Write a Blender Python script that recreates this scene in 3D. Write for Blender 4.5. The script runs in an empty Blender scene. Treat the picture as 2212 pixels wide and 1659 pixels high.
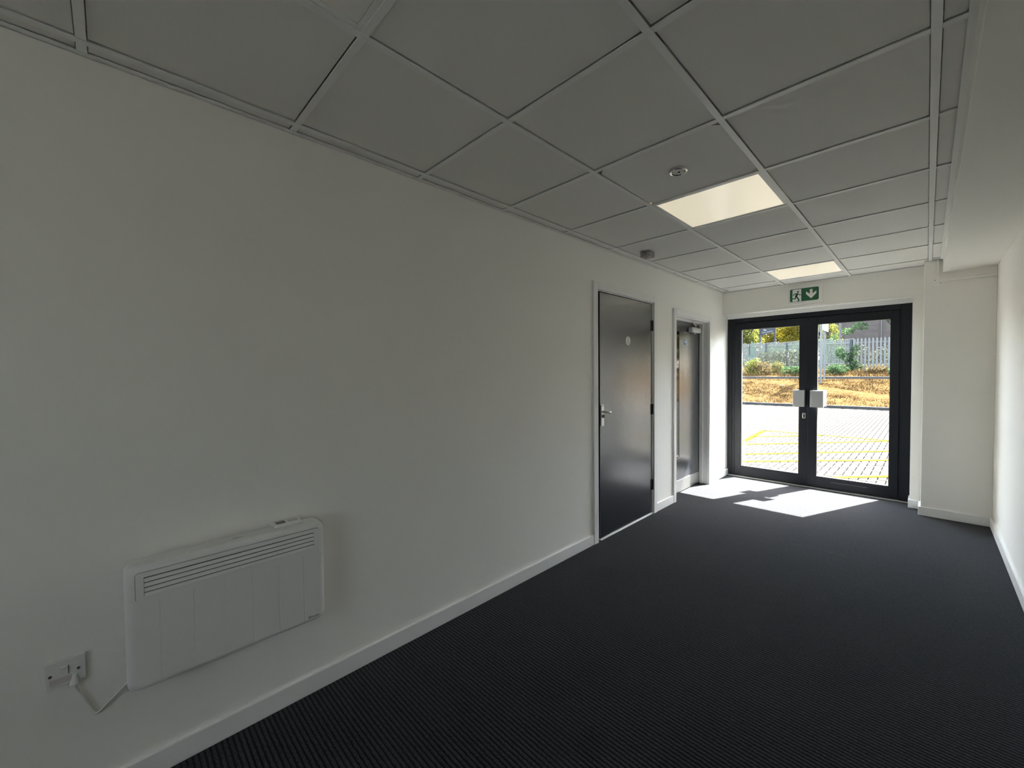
import bpy, bmesh, math, random
import numpy as np
from mathutils import Vector, Matrix, Euler

random.seed(7)
rng = np.random.default_rng(7)
SC = bpy.context.scene
COL = SC.collection

# ------------------------------------------------------------------ camera
cam_d = bpy.data.cameras.new('camera')
cam = bpy.data.objects.new('camera', cam_d)
COL.objects.link(cam)
SC.camera = cam
cam_d.sensor_fit = 'HORIZONTAL'
cam_d.sensor_width = 36.0
cam_d.lens = 883.88 / 2212 * 36.0
cam_d.clip_start = 0.02
cam_d.clip_end = 400
yaw, pitch, roll = math.radians(45.418), math.radians(-1.506), math.radians(-0.517)
fwd = Vector((-math.sin(yaw) * math.cos(pitch), math.cos(yaw) * math.cos(pitch), math.sin(pitch)))
rgt = Vector((math.cos(yaw), math.sin(yaw), 0))
up = rgt.cross(fwd)
r2 = rgt * math.cos(roll) + up * math.sin(roll)
u2 = -rgt * math.sin(roll) + up * math.cos(roll)
M = Matrix((r2, u2, -fwd)).transposed().to_4x4()
M.translation = Vector((1.866, 0.0, 1.378))
cam.matrix_world = M

# ------------------------------------------------------------------ view, sky, sun
SC.view_settings.view_transform = 'Standard'
SC.view_settings.look = 'None'
SC.view_settings.gamma = 1.0
SC.view_settings.use_curve_mapping = False
SC.view_settings.exposure = 0.25
cy = SC.cycles
cy.use_denoising = True
cy.max_bounces = 14
cy.diffuse_bounces = 12
cy.glossy_bounces = 4
cy.transparent_max_bounces = 16
cy.sample_clamp_indirect = 12
cy.caustics_reflective = False
cy.caustics_refractive = False

SUN_ELEV = math.radians(49.5)
SUN_H = Vector((0.374, 0.927, 0)).normalized()
SUN_DIR = SUN_H * math.cos(SUN_ELEV) + Vector((0, 0, math.sin(SUN_ELEV)))
SUN_POWER = 108.0
SKY_STRENGTH = 3.3

W = bpy.data.worlds.new('sky_world')
SC.world = W
W.use_nodes = True
wn, wl = W.node_tree.nodes, W.node_tree.links
wn.clear()
w_out = wn.new('ShaderNodeOutputWorld')
w_bg = wn.new('ShaderNodeBackground')
w_sky = wn.new('ShaderNodeTexSky')
w_sky.sky_type = 'NISHITA'
w_sky.sun_disc = False
w_sky.sun_elevation = SUN_ELEV
w_sky.sun_rotation = math.atan2(SUN_H.x, SUN_H.y)
w_sky.dust_density = 2.0
w_mix = wn.new('ShaderNodeMixRGB')
w_mix.inputs['Fac'].default_value = 0.45
w_mix.inputs['Color2'].default_value = (5.2, 5.2, 5.1, 1)      # thin bright summer haze
wl.new(w_sky.outputs['Color'], w_mix.inputs['Color1'])
wl.new(w_mix.outputs['Color'], w_bg.inputs['Color'])
w_bg.inputs['Strength'].default_value = SKY_STRENGTH
wl.new(w_bg.outputs['Background'], w_out.inputs['Surface'])

sun_d = bpy.data.lights.new('sun', 'SUN')
sun_d.energy = SUN_POWER
sun_d.angle = math.radians(0.53)
sun_d.color = (1.0, 0.96, 0.90)
sun = bpy.data.objects.new('sun', sun_d)
COL.objects.link(sun)
sun.rotation_euler = (-SUN_DIR).to_track_quat('-Z', 'Y').to_euler()
sun.location = (8, 20, 25)

# ------------------------------------------------------------------ materials
def s2l(c):
    return tuple(((v / 12.92) if v <= 0.04045 else ((v + 0.055) / 1.055) ** 2.4) for v in (x / 255 for x in c))

class NT:
    def __init__(s, name):
        s.m = bpy.data.materials.new(name)
        s.m.use_nodes = True
        s.t = s.m.node_tree
        s.b = s.t.nodes['Principled BSDF']
        s.out = s.t.nodes['Material Output']
    def n(s, kind, **kw):
        x = s.t.nodes.new(kind)
        for k, v in kw.items():
            if k in x.inputs: x.inputs[k].default_value = v
            else: setattr(x, k, v)
        return x
    def l(s, a, b): s.t.links.new(a, b)

def mat(name, col, rough=0.5, metal=0.0, var=0.0, vscale=30.0, bump=0.0, bscale=200.0, spec=0.5, isl=0.0, coat=0.0):
    k = NT(name)
    c4 = (*col, 1)
    k.b.inputs['Base Color'].default_value = c4
    k.b.inputs['Roughness'].default_value = rough
    k.b.inputs['Metallic'].default_value = metal
    k.b.inputs['Specular IOR Level'].default_value = spec
    if coat: k.b.inputs['Coat Weight'].default_value = coat
    tc = k.n('ShaderNodeTexCoord')
    src = None
    if var:
        nz = k.n('ShaderNodeTexNoise', Scale=vscale, Detail=4.0)
        k.l(tc.outputs['Object'], nz.inputs['Vector'])
        mr = k.n('ShaderNodeMapRange')
        mr.inputs['From Min'].default_value = 0.25; mr.inputs['From Max'].default_value = 0.75
        mr.inputs['To Min'].default_value = 1 - var; mr.inputs['To Max'].default_value = 1 + var
        k.l(nz.outputs['Fac'], mr.inputs['Value'])
        src = mr.outputs['Result']
    if isl:
        g = k.n('ShaderNodeNewGeometry')
        oi = k.n('ShaderNodeObjectInfo')
        ad = k.n('ShaderNodeMath', operation='ADD')
        fr = k.n('ShaderNodeMath', operation='FRACT')
        k.l(g.outputs['Random Per Island'], ad.inputs[0]); k.l(oi.outputs['Random'], ad.inputs[1])
        k.l(ad.outputs[0], fr.inputs[0])
        mi = k.n('ShaderNodeMapRange')
        mi.inputs['To Min'].default_value = 1 - isl; mi.inputs['To Max'].default_value = 1 + isl
        k.l(fr.outputs[0], mi.inputs['Value'])
        if src is None: src = mi.outputs['Result']
        else:
            mu = k.n('ShaderNodeMath', operation='MULTIPLY')
            k.l(src, mu.inputs[0]); k.l(mi.outputs['Result'], mu.inputs[1]); src = mu.outputs[0]
    if src is not None:
        vm = k.n('ShaderNodeVectorMath', operation='SCALE')
        vm.inputs[0].default_value = col
        k.l(src, vm.inputs['Scale'])
        k.l(vm.outputs['Vector'], k.b.inputs['Base Color'])
    if bump:
        nb = k.n('ShaderNodeTexNoise', Scale=bscale, Detail=3.0)
        k.l(tc.outputs['Object'], nb.inputs['Vector'])
        bp = k.n('ShaderNodeBump', Strength=bump, Distance=0.002)
        k.l(nb.outputs['Fac'], bp.inputs['Height'])
        k.l(bp.outputs['Normal'], k.b.inputs['Normal'])
    return k.m

M_wall = mat('wall_paint', (0.89, 0.874, 0.825), 0.55, bump=0.05, bscale=260, var=0.012, vscale=1.3)
M_trim = mat('trim_gloss_white', (0.84, 0.84, 0.82), 0.32, bump=0.02, bscale=90)
M_tile = mat('ceiling_tile_mineral', (0.80, 0.785, 0.755), 0.9, var=0.05, vscale=420, bump=0.25, bscale=500, spec=0.2)
M_tee = mat('grid_white_steel', (0.82, 0.82, 0.80), 0.38)
M_plastic = mat('white_plastic', (0.80, 0.79, 0.76), 0.38)
M_heater = mat('heater_white_enamel', (0.80, 0.79, 0.765), 0.42, bump=0.02, bscale=400)
M_dark = mat('dark_void', (0.012, 0.012, 0.014), 0.6)
M_leaf = mat('door_charcoal_laminate', s2l((27, 31, 39)), 0.23, bump=0.01, bscale=300, spec=1.0)
M_leaf.node_tree.nodes['Principled BSDF'].inputs['IOR'].default_value = 2.0
M_frame = mat('anthracite_aluminium', s2l((27, 30, 37)), 0.42, var=0.05, vscale=300, spec=0.3)
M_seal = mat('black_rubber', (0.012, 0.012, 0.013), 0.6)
M_steel = mat('brushed_steel', (0.62, 0.61, 0.59), 0.30, metal=1.0, var=0.06, vscale=120)
M_alu = mat('satin_aluminium', (0.55, 0.56, 0.57), 0.42, metal=0.6)
M_chrome = mat('polished_chrome', (0.75, 0.74, 0.72), 0.12, metal=1.0)
M_green = mat('sign_green', s2l((22, 92, 62)), 0.45)
M_signwhite = mat('sign_white', (0.80, 0.80, 0.78), 0.4)
M_blue = mat('sign_blue', s2l((20, 110, 175)), 0.4)
M_ink = mat('black_ink', (0.02, 0.02, 0.02), 0.5)
M_greyink = mat('grey_ink', (0.20, 0.20, 0.20), 0.5)
M_red = mat('red_print', s2l((150, 40, 45)), 0.5)
M_greybox = mat('grey_box_plastic', (0.34, 0.33, 0.31), 0.5)
M_blackglass = mat('black_glass', (0.006, 0.006, 0.007), 0.06)
M_display = mat('dark_display', (0.10, 0.09, 0.09), 0.25)
M_diff = mat('acrylic_diffuser', (0.80, 0.78, 0.74), 0.13, spec=0.6, bump=0.02, bscale=35)
def emissivemat():
    k = NT('emissive_diffuser')  # diffuser given a cream emission, darker in noise flecks
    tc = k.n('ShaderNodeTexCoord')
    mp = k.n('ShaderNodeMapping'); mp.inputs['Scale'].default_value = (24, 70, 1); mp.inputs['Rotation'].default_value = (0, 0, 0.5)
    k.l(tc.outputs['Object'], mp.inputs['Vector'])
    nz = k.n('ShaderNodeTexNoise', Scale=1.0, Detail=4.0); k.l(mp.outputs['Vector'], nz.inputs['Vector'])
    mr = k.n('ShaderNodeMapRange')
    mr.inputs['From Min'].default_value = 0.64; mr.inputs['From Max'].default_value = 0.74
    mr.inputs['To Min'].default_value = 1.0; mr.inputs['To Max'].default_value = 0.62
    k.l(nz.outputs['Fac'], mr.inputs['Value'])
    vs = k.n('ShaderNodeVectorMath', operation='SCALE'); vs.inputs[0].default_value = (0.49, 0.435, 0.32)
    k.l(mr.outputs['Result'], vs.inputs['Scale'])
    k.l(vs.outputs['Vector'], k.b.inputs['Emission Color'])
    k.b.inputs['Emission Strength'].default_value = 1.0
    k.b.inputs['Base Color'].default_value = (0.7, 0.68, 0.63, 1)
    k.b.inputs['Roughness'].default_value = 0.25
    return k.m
M_emissive = emissivemat()
M_threshold = mat('threshold_bar', (0.60, 0.60, 0.58), 0.35, metal=0.5)
# outdoors
M_block = mat('paving_block', (0.034, 0.0325, 0.0305), 0.85, isl=0.16, var=0.22, vscale=60, bump=0.3, bscale=240, spec=0.0)
M_joint = mat('joint_sand', (0.0035, 0.0033, 0.0031), 0.95, spec=0.0)
M_yellow = mat('road_paint_yellow', (0.036, 0.033, 0.0062), 0.8, var=0.06, vscale=40, spec=0.0)
M_wpaint = mat('road_paint_white', (0.03376, 0.03376, 0.03296), 0.8, spec=0.0)
M_kerb = mat('kerb_concrete', (0.02083, 0.02083, 0.02083), 0.85, var=0.2, vscale=40, bump=0.2, spec=0.15)
M_edge = mat('edging_concrete', (0.03078, 0.03078, 0.03078), 0.85, var=0.1, vscale=20, spec=0.15)
M_soil = mat('bank_soil', (0.040, 0.0255, 0.0110), 0.95, var=0.5, vscale=6, spec=0.0)
M_straw = mat('dry_straw', (0.054, 0.034, 0.0143), 0.8, isl=0.55, spec=0.0)
M_galv = mat('galvanised_steel', (0.066, 0.072, 0.072), 0.6, var=0.08, vscale=6, spec=0.15)
M_postblue = mat('fence_post_steel', (0.01811, 0.02354, 0.03078), 0.55, spec=0.15)
M_greenpaint = mat('green_paint', (0.003622, 0.02897, 0.01629), 0.5)
M_whitepost = mat('white_post_paint', (0.06, 0.065, 0.068), 0.5, spec=0.15)
M_navy = mat('navy_board', (0.009052, 0.01177, 0.01721), 0.5, spec=0.15)
M_lettering = mat('board_lettering', (0.1358, 0.1394, 0.1448), 0.5)
M_bark = mat('bark', (0.01268, 0.009957, 0.008154), 0.9, var=0.3, vscale=12)
M_lamppost = mat('dark_lamp_post', (0.009052, 0.009052, 0.009957), 0.5)
M_ext = mat('external_cladding', (0.0543, 0.0543, 0.05614), 0.7)
M_brick = mat('far_rendered_wall', (0.03622, 0.03169, 0.02988), 0.9, var=0.22, vscale=2.2, bump=0.3, bscale=8, spec=0.15)
M_paper = mat('litter_paper', (0.03622, 0.03622, 0.03622), 0.7)

def leafmat(name, col, trans, isl=0.5):
    k = NT(name)
    g = k.n('ShaderNodeNewGeometry')
    mi = k.n('ShaderNodeMapRange')
    mi.inputs['To Min'].default_value = 1 - isl; mi.inputs['To Max'].default_value = 1 + isl
    k.l(g.outputs['Random Per Island'], mi.inputs['Value'])
    a = k.n('ShaderNodeVectorMath', operation='SCALE'); a.inputs[0].default_value = col
    b = k.n('ShaderNodeVectorMath', operation='SCALE'); b.inputs[0].default_value = trans
    k.l(mi.outputs['Result'], a.inputs['Scale']); k.l(mi.outputs['Result'], b.inputs['Scale'])
    d = k.n('ShaderNodeBsdfDiffuse'); t = k.n('ShaderNodeBsdfTranslucent')
    k.l(a.outputs['Vector'], d.inputs['Color']); k.l(b.outputs['Vector'], t.inputs['Color'])
    mx = k.n('ShaderNodeAddShader')
    k.l(d.outputs[0], mx.inputs[0]); k.l(t.outputs[0], mx.inputs[1])
    k.l(mx.outputs[0], k.out.inputs['Surface'])
    k.t.nodes.remove(k.b)
    return k.m

M_lf_yellow = leafmat('leaf_yellow', (0.03751, 0.03409, 0.006138), (0.05796, 0.04775, 0.004092))
M_lf_lime = leafmat('leaf_lime', (0.02729, 0.03068, 0.008519), (0.04433, 0.04775, 0.01023))
M_lf_green = leafmat('leaf_green', (0.01533, 0.02556, 0.01533), (0.01533, 0.02899, 0.01023))
M_lf_olive = leafmat('leaf_olive', (0.02899, 0.02899, 0.01364), (0.03409, 0.03239, 0.01023))
M_lf_dry = leafmat('leaf_dry', (0.04433, 0.03409, 0.01875), (0.03068, 0.02216, 0.01023))
M_lf_grey = leafmat('leaf_greygreen', (0.02899, 0.03068, 0.02387), (0.02046, 0.02216, 0.01533))

def glassmat():
    k = NT('clear_glass')
    tr = k.n('ShaderNodeBsdfTransparent'); tr.inputs['Color'].default_value = (0.97, 0.985, 0.98, 1)
    gl = k.n('ShaderNodeBsdfGlossy'); gl.inputs['Roughness'].default_value = 0.0
    lw = k.n('ShaderNodeLayerWeight', Blend=0.5)
    pw = k.n('ShaderNodeMath', operation='POWER'); pw.inputs[1].default_value = 5.0
    k.l(lw.outputs['Facing'], pw.inputs[0])
    fr = k.n('ShaderNodeMath', operation='MULTIPLY_ADD'); fr.inputs[1].default_value = 0.9; fr.inputs[2].default_value = 0.035
    k.l(pw.outputs[0], fr.inputs[0])
    mx = k.n('ShaderNodeMixShader')
    k.l(fr.outputs[0], mx.inputs[0]); k.l(tr.outputs[0], mx.inputs[1]); k.l(gl.outputs[0], mx.inputs[2])
    k.l(mx.outputs[0], k.out.inputs['Surface'])
    k.t.nodes.remove(k.b)
    return k.m
M_glass = glassmat()

def carpetmat():
    k = NT('ribbed_carpet')
    tc = k.n('ShaderNodeTexCoord')
    sp = k.n('ShaderNodeSeparateXYZ'); k.l(tc.outputs['Object'], sp.inputs[0])
    nzw = k.n('ShaderNodeTexNoise', Scale=45.0, Detail=2.0); k.l(tc.outputs['Object'], nzw.inputs['Vector'])
    wob = k.n('ShaderNodeMath', operation='MULTIPLY_ADD'); wob.inputs[1].default_value = 0.006
    k.l(nzw.outputs['Fac'], wob.inputs[0]); k.l(sp.outputs['Y'], wob.inputs[2])
    sc = k.n('ShaderNodeMath', operation='MULTIPLY'); sc.inputs[1].default_value = 2 * math.pi / 0.0172
    k.l(wob.outputs[0], sc.inputs[0])
    sn = k.n('ShaderNodeMath', operation='SINE'); k.l(sc.outputs[0], sn.inputs[0])
    mr = k.n('ShaderNodeMapRange', interpolation_type='SMOOTHSTEP')
    mr.inputs['From Min'].default_value = -0.75; mr.inputs['From Max'].default_value = 0.25
    k.l(sn.outputs[0], mr.inputs['Value'])
    # fibre speckle, drawn out along the ribs
    mp = k.n('ShaderNodeMapping'); mp.inputs['Scale'].default_value = (140, 330, 300)
    k.l(tc.outputs['Object'], mp.inputs['Vector'])
    nz = k.n('ShaderNodeTexNoise', Scale=1.0, Detail=3.0); k.l(mp.outputs['Vector'], nz.inputs['Vector'])
    mz = k.n('ShaderNodeMapRange')
    mz.inputs['From Min'].default_value = 0.3; mz.inputs['From Max'].default_value = 0.7
    mz.inputs['To Min'].default_value = 0.45; mz.inputs['To Max'].default_value = 1.55
    k.l(nz.outputs['Fac'], mz.inputs['Value'])
    nm = k.n('ShaderNodeTexNoise', Scale=95.0, Detail=2.0, Roughness=0.7); k.l(tc.outputs['Object'], nm.inputs['Vector'])
    mm = k.n('ShaderNodeMapRange')
    mm.inputs['From Min'].default_value = 0.3; mm.inputs['From Max'].default_value = 0.7
    mm.inputs['To Min'].default_value = 0.55; mm.inputs['To Max'].default_value = 1.45
    k.l(nm.outputs['Fac'], mm.inputs['Value'])
    mzz = k.n('ShaderNodeMath', operation='MULTIPLY')
    k.l(mz.outputs['Result'], mzz.inputs[0]); k.l(mm.outputs['Result'], mzz.inputs[1])
    mix = k.n('ShaderNodeMixRGB')
    mix.inputs['Color1'].default_value = (0.0016, 0.0016, 0.002, 1)  # grooves between ribs: their occlusion put into the colour
    mix.inputs['Color2'].default_value = (0.030, 0.0318, 0.037, 1)
    k.l(mr.outputs['Result'], mix.inputs['Fac'])
    vs = k.n('ShaderNodeVectorMath', operation='SCALE')
    k.l(mix.outputs['Color'], vs.inputs[0]); k.l(mzz.outputs[0], vs.inputs['Scale'])
    # the join between two carpet widths
    sj = k.n('ShaderNodeMath', operation='SUBTRACT'); sj.inputs[1].default_value = 3.868
    k.l(sp.outputs['Y'], sj.inputs[0])
    ab = k.n('ShaderNodeMath', operation='ABSOLUTE'); k.l(sj.outputs[0], ab.inputs[0])
    lt = k.n('ShaderNodeMath', operation='LESS_THAN'); lt.inputs[1].default_value = 0.006
    k.l(ab.outputs[0], lt.inputs[0])
    m2 = k.n('ShaderNodeMixRGB'); m2.inputs['Color2'].default_value = (0.025, 0.0265, 0.031, 1)
    k.l(lt.outputs[0], m2.inputs['Fac']); k.l(vs.outputs['Vector'], m2.inputs['Color1'])
    k.l(m2.outputs['Color'], k.b.inputs['Base Color'])
    ad = k.n('ShaderNodeMath', operation='MULTIPLY_ADD'); ad.inputs[1].default_value = 0.35
    k.l(nz.outputs['Fac'], ad.inputs[0]); k.l(mr.outputs['Result'], ad.inputs[2])
    bp = k.n('ShaderNodeBump', Strength=0.7, Distance=0.004)
    k.l(ad.outputs[0], bp.inputs['Height']); k.l(bp.outputs['Normal'], k.b.inputs['Normal'])
    k.b.inputs['Roughness'].default_value = 0.7
    k.b.inputs['Specular IOR Level'].default_value = 0.0
    k.b.inputs['Sheen Weight'].default_value = 0.10
    k.b.inputs['Sheen Roughness'].default_value = 0.6
    return k.m
M_carpet = carpetmat()

# ------------------------------------------------------------------ builders
ORG = {}
def finish(o, mesh_mat, parent, origin, kind=None):
    if mesh_mat is not None:
        for m in (mesh_mat if isinstance(mesh_mat, (list, tuple)) else [mesh_mat]):
            o.data.materials.append(m)
    COL.objects.link(o)
    if parent is not None:
        o.parent = parent
        ORG[o.name] = ORG[parent.name]
    else:
        ORG[o.name] = Vector(origin)
        o.location = origin
    if kind: o['kind'] = kind
    return o

def obj(name, bm, m, parent=None, origin=(0, 0, 0), kind=None, smooth=False):
    """bm in world coordinates -> one mesh object whose origin is its thing's base"""
    L = ORG[parent.name] if parent is not None else Vector(origin)
    bmesh.ops.translate(bm, verts=bm.verts, vec=-L)
    me = bpy.data.meshes.new(name)
    bm.to_mesh(me); bm.free()
    if smooth:
        for p in me.polygons: p.use_smooth = True
    return finish(bpy.data.objects.new(name, me), m, parent, origin, kind)

def raw(name, verts, faces, m, parent=None, origin=(0, 0, 0), kind=None):
    L = np.array(ORG[parent.name] if parent is not None else origin)
    me = bpy.data.meshes.new(name)
    me.from_pydata((np.asarray(verts) - L).tolist(), [], faces)
    me.update()
    return finish(bpy.data.objects.new(name, me), m, parent, origin, kind)

def tag(o, label=None, cat=None, group=None):
    if label: o['label'] = label
    if cat: o['category'] = cat
    if group: o['group'] = group
    return o

def thing(name, label, cat, loc, group=None):
    o = bpy.data.objects.new(name, None)
    o.empty_display_size = 0.05
    COL.objects.link(o); o.location = loc
    ORG[o.name] = Vector(loc)
    return tag(o, label, cat, group)

def structure(name, loc=(0, 0, 0), label=None):
    o = bpy.data.objects.new(name, None)
    COL.objects.link(o); o.location = loc
    ORG[o.name] = Vector(loc); o['kind'] = 'structure'
    if label: o['label'] = label
    return o

def place(name, mesh, pos, parent, rotz=0.0):
    """a piece that shares its mesh with its like"""
    o = bpy.data.objects.new(name, mesh)
    COL.objects.link(o)
    o.parent = parent
    o.location = Vector(pos) - ORG[parent.name]
    if rotz: o.rotation_euler = (0, 0, rotz)
    return o

def bx(bm, x0, x1, y0, y1, z0, z1, bev=0.0, seg=2):
    r = bmesh.ops.create_cube(bm, size=1.0)
    vs = r['verts']
    for v in vs:
        v.co.x = x0 if v.co.x < 0 else x1
        v.co.y = y0 if v.co.y < 0 else y1
        v.co.z = z0 if v.co.z < 0 else z1
    if bev:
        es = list({e for v in vs for e in v.link_edges})
        bmesh.ops.bevel(bm, geom=es, offset=bev, segments=seg, affect='EDGES', profile=0.5)
    return bm

def boxes(lst, bev=0.0):
    bm = bmesh.new()
    for b in lst: bx(bm, *b, bev=bev)
    return bm

def cyl(bm, p, q, r, n=16, r1=None, caps=True):
    p, q = Vector(p), Vector(q)
    d = (q - p)
    z = d.normalized()
    a = z.orthogonal().normalized(); b = z.cross(a)
    r1 = r if r1 is None else r1
    A = [bm.verts.new(p + (a * math.cos(t) + b * math.sin(t)) * r) for t in [2 * math.pi * i / n for i in range(n)]]
    B = [bm.verts.new(q + (a * math.cos(t) + b * math.sin(t)) * r1) for t in [2 * math.pi * i / n for i in range(n)]]
    for i in range(n):
        j = (i + 1) % n
        bm.faces.new((A[i], A[j], B[j], B[i]))
    if caps:
        bm.faces.new(A[::-1]); bm.faces.new(B)
    return bm

def tube(bm, pts, r, n=10):
    pts = [Vector(p) for p in pts]
    rings = []
    prev = None
    for i, p in enumerate(pts):
        t = (pts[min(i + 1, len(pts) - 1)] - pts[max(i - 1, 0)]).normalized()
        a = (prev - t * prev.dot(t)).normalized() if prev is not None else t.orthogonal().normalized()
        prev = a
        b = t.cross(a)
        rings.append([bm.verts.new(p + (a * math.cos(2 * math.pi * k / n) + b * math.sin(2 * math.pi * k / n)) * r) for k in range(n)])
    for u, v in zip(rings, rings[1:]):
        for k in range(n):
            j = (k + 1) % n
            bm.faces.new((u[k], u[j], v[j], v[k]))
    bm.faces.new(rings[0][::-1]); bm.faces.new(rings[-1])
    return bm

def smooth_path(pts, k=6):
    out = []
    P = [Vector(p) for p in pts]
    for i in range(len(P) - 1):
        p0, p1, p2, p3 = P[max(i - 1, 0)], P[i], P[i + 1], P[min(i + 2, len(P) - 1)]
        for s in range(k):
            t = s / k
            out.append(0.5 * ((2 * p1) + (-p0 + p2) * t + (2 * p0 - 5 * p1 + 4 * p2 - p3) * t * t + (-p0 + 3 * p1 - 3 * p2 + p3) * t ** 3))
    out.append(P[-1])
    return out

def lathe(bm, c, prof, n=40, axis='z'):
    """prof: (radius, height) pairs"""
    c = Vector(c)
    rings = []
    for r, h in prof:
        rings.append([bm.verts.new(c + Vector((r * math.cos(2 * math.pi * k / n), r * math.sin(2 * math.pi * k / n), h))) for k in range(n)])
    for u, v in zip(rings, rings[1:]):
        for k in range(n):
            j = (k + 1) % n
            bm.faces.new((u[k], u[j], v[j], v[k]))
    bm.faces.new(rings[-1])
    return bm

def prism(bm, poly, axis, a, b):
    """polygon in the two other axes (in x,y,z order) extruded along axis from a to b"""
    def P(u, v, w):
        return {'x': (w, u, v), 'y': (u, w, v), 'z': (u, v, w)}[axis]
    A = [bm.verts.new(P(u, v, a)) for u, v in poly]
    B = [bm.verts.new(P(u, v, b)) for u, v in poly]
    n = len(poly)
    bm.faces.new(A); bm.faces.new(B[::-1])
    for i in range(n):
        j = (i + 1) % n
        bm.faces.new((A[i], B[i], B[j], A[j]))
    bmesh.ops.recalc_face_normals(bm, faces=bm.faces[:])
    return bm

def rrect(u0, u1, v0, v1, r, n=6):
    pts = []
    for cx, cz, a0 in ((u1 - r, v1 - r, 0), (u0 + r, v1 - r, 90), (u0 + r, v0 + r, 180), (u1 - r, v0 + r, 270)):
        for i in range(n + 1):
            a = math.radians(a0 + 90 * i / n)
            pts.append((cx + r * math.cos(a), cz + r * math.sin(a)))
    return pts

def text(name, body, size, pos, rot, m, parent, depth=0.0006, align='LEFT'):
    cu = bpy.data.curves.new(name, 'FONT')
    cu.body = body; cu.size = size; cu.extrude = depth; cu.align_x = align
    cu.resolution_u = 3
    t = bpy.data.objects.new(name + '_tmp', cu)
    me = bpy.data.meshes.new_from_object(t)
    bpy.data.objects.remove(t)
    me.transform(Matrix.Translation(Vector(pos) - ORG[parent.name]) @ Euler(rot).to_matrix().to_4x4())
    me.materials.clear()
    return finish(bpy.data.objects.new(name, me), m, parent, None)

# ================================================================== SETTING
XR, H = 2.28, 2.382            # right wall, ceiling grid
YB = -2.6                      # rear wall
YL, YF, YO = 5.675, 5.87, 6.25  # lintel face, door frame face, outside face of the front wall

obj('floor', boxes([(-0.30, 2.55, YB - 0.2, 5.93, -0.12, 0.0)]), M_carpet, kind='structure')

# left wall with two door niches
obj('wall_left', boxes([
    (-0.32, -0.17, YB - 0.2, YO, 0, 2.75),
    (-0.17, 0, YB - 0.2, 2.780, 0, 2.75), (-0.17, 0, 2.780, 3.768, 2.062, 2.75),
    (-0.17, 0, 3.768, 4.236, 0, 2.75), (-0.17, 0, 4.236, 5.204, 1.992, 2.75),
    (-0.17, 0, 5.204, YO, 0, 2.75)]), M_wall, kind='structure')
obj('wall_right', boxes([(XR, 2.55, YB - 0.2, YO, 0, 2.75)]), M_wall, kind='structure')
far = obj('wall_far', boxes([
    (0, 1.835, YL, YO, 2.11, 2.75),               # lintel over the entrance
    (1.762, 1.836, 5.70, YO, 0, 2.11)]), M_wall, kind='structure')
obj('wall_column', boxes([(1.836, XR, 5.45, YO, 0, 2.75)], bev=0.004), M_wall, kind='structure')
obj('trim_1', boxes([(0, 1.762, 5.852, YO, 2.062, 2.11)]), M_trim, kind='structure')      # head board over the frame
obj('trim_2', boxes([(0, 1.832, 5.672, 5.684, 2.104, 2.116), (1.756, 1.764, 5.697, 5.86, 0.0, 2.104)]), M_trim, kind='structure')  # corner beads
obj('wall_rear', boxes([
    (0, XR, YB - 0.2, YB, 0, 1.0), (0, XR, YB - 0.2, YB, 2.05, 2.75),
    (0, 1.78, YB - 0.2, YB, 1.0, 2.05), (2.2, XR, YB - 0.2, YB, 1.0, 2.05)]), M_wall, kind='structure')
win = obj('added_window_1', boxes([  # unseen window, added so daylight reaches the near wall
    (1.78, 2.2, YB - 0.12, YB - 0.06, 1.0, 1.04), (1.78, 2.2, YB - 0.12, YB - 0.06, 2.01, 2.05),
    (1.78, 1.82, YB - 0.12, YB - 0.06, 1.04, 2.01), (2.16, 2.2, YB - 0.12, YB - 0.06, 1.04, 2.01)]), M_trim, kind='structure')
obj('pane', boxes([(1.82, 2.16, YB - 0.093, YB - 0.087, 1.04, 2.01)]), M_glass, win)

# boxed bulkhead along the right wall
obj('ceiling_bulkhead', boxes([(1.955, XR, YB, 5.45, 2.265, 2.75)], bev=0.003), M_wall, kind='structure')

# ---- suspended ceiling: every tile and every tee is a piece
ceil = obj('ceiling', boxes([(0, 1.955, YB, YL, 2.43, 2.75)]), M_wall, kind='structure')
GX = [0.0733, 0.6733, 1.2733, 1.8733]
GY0 = -0.034
rows = [GY0 + 0.6 * j for j in range(-4, 10)]
LIGHTS = {(1, -4), (1, 0), (1, 4), (1, 8)}
tile_cache = {}
def tile_mesh(w, d):
    k = (round(w, 3), round(d, 3))
    if k not in tile_cache:
        bm = bmesh.new(); bx(bm, -w / 2, w / 2, -d / 2, d / 2, 0, 0.016, bev=0.0012, seg=1)
        me = bpy.data.meshes.new('ceiling_tile'); bm.to_mesh(me); bm.free()
        me.materials.append(M_tile); tile_cache[k] = me
    return tile_cache[k]
ZT = H + 0.0065
xe = [0.004] + GX + [1.951]
ye = [YB + 0.004] + rows + [YL - 0.004]
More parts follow.
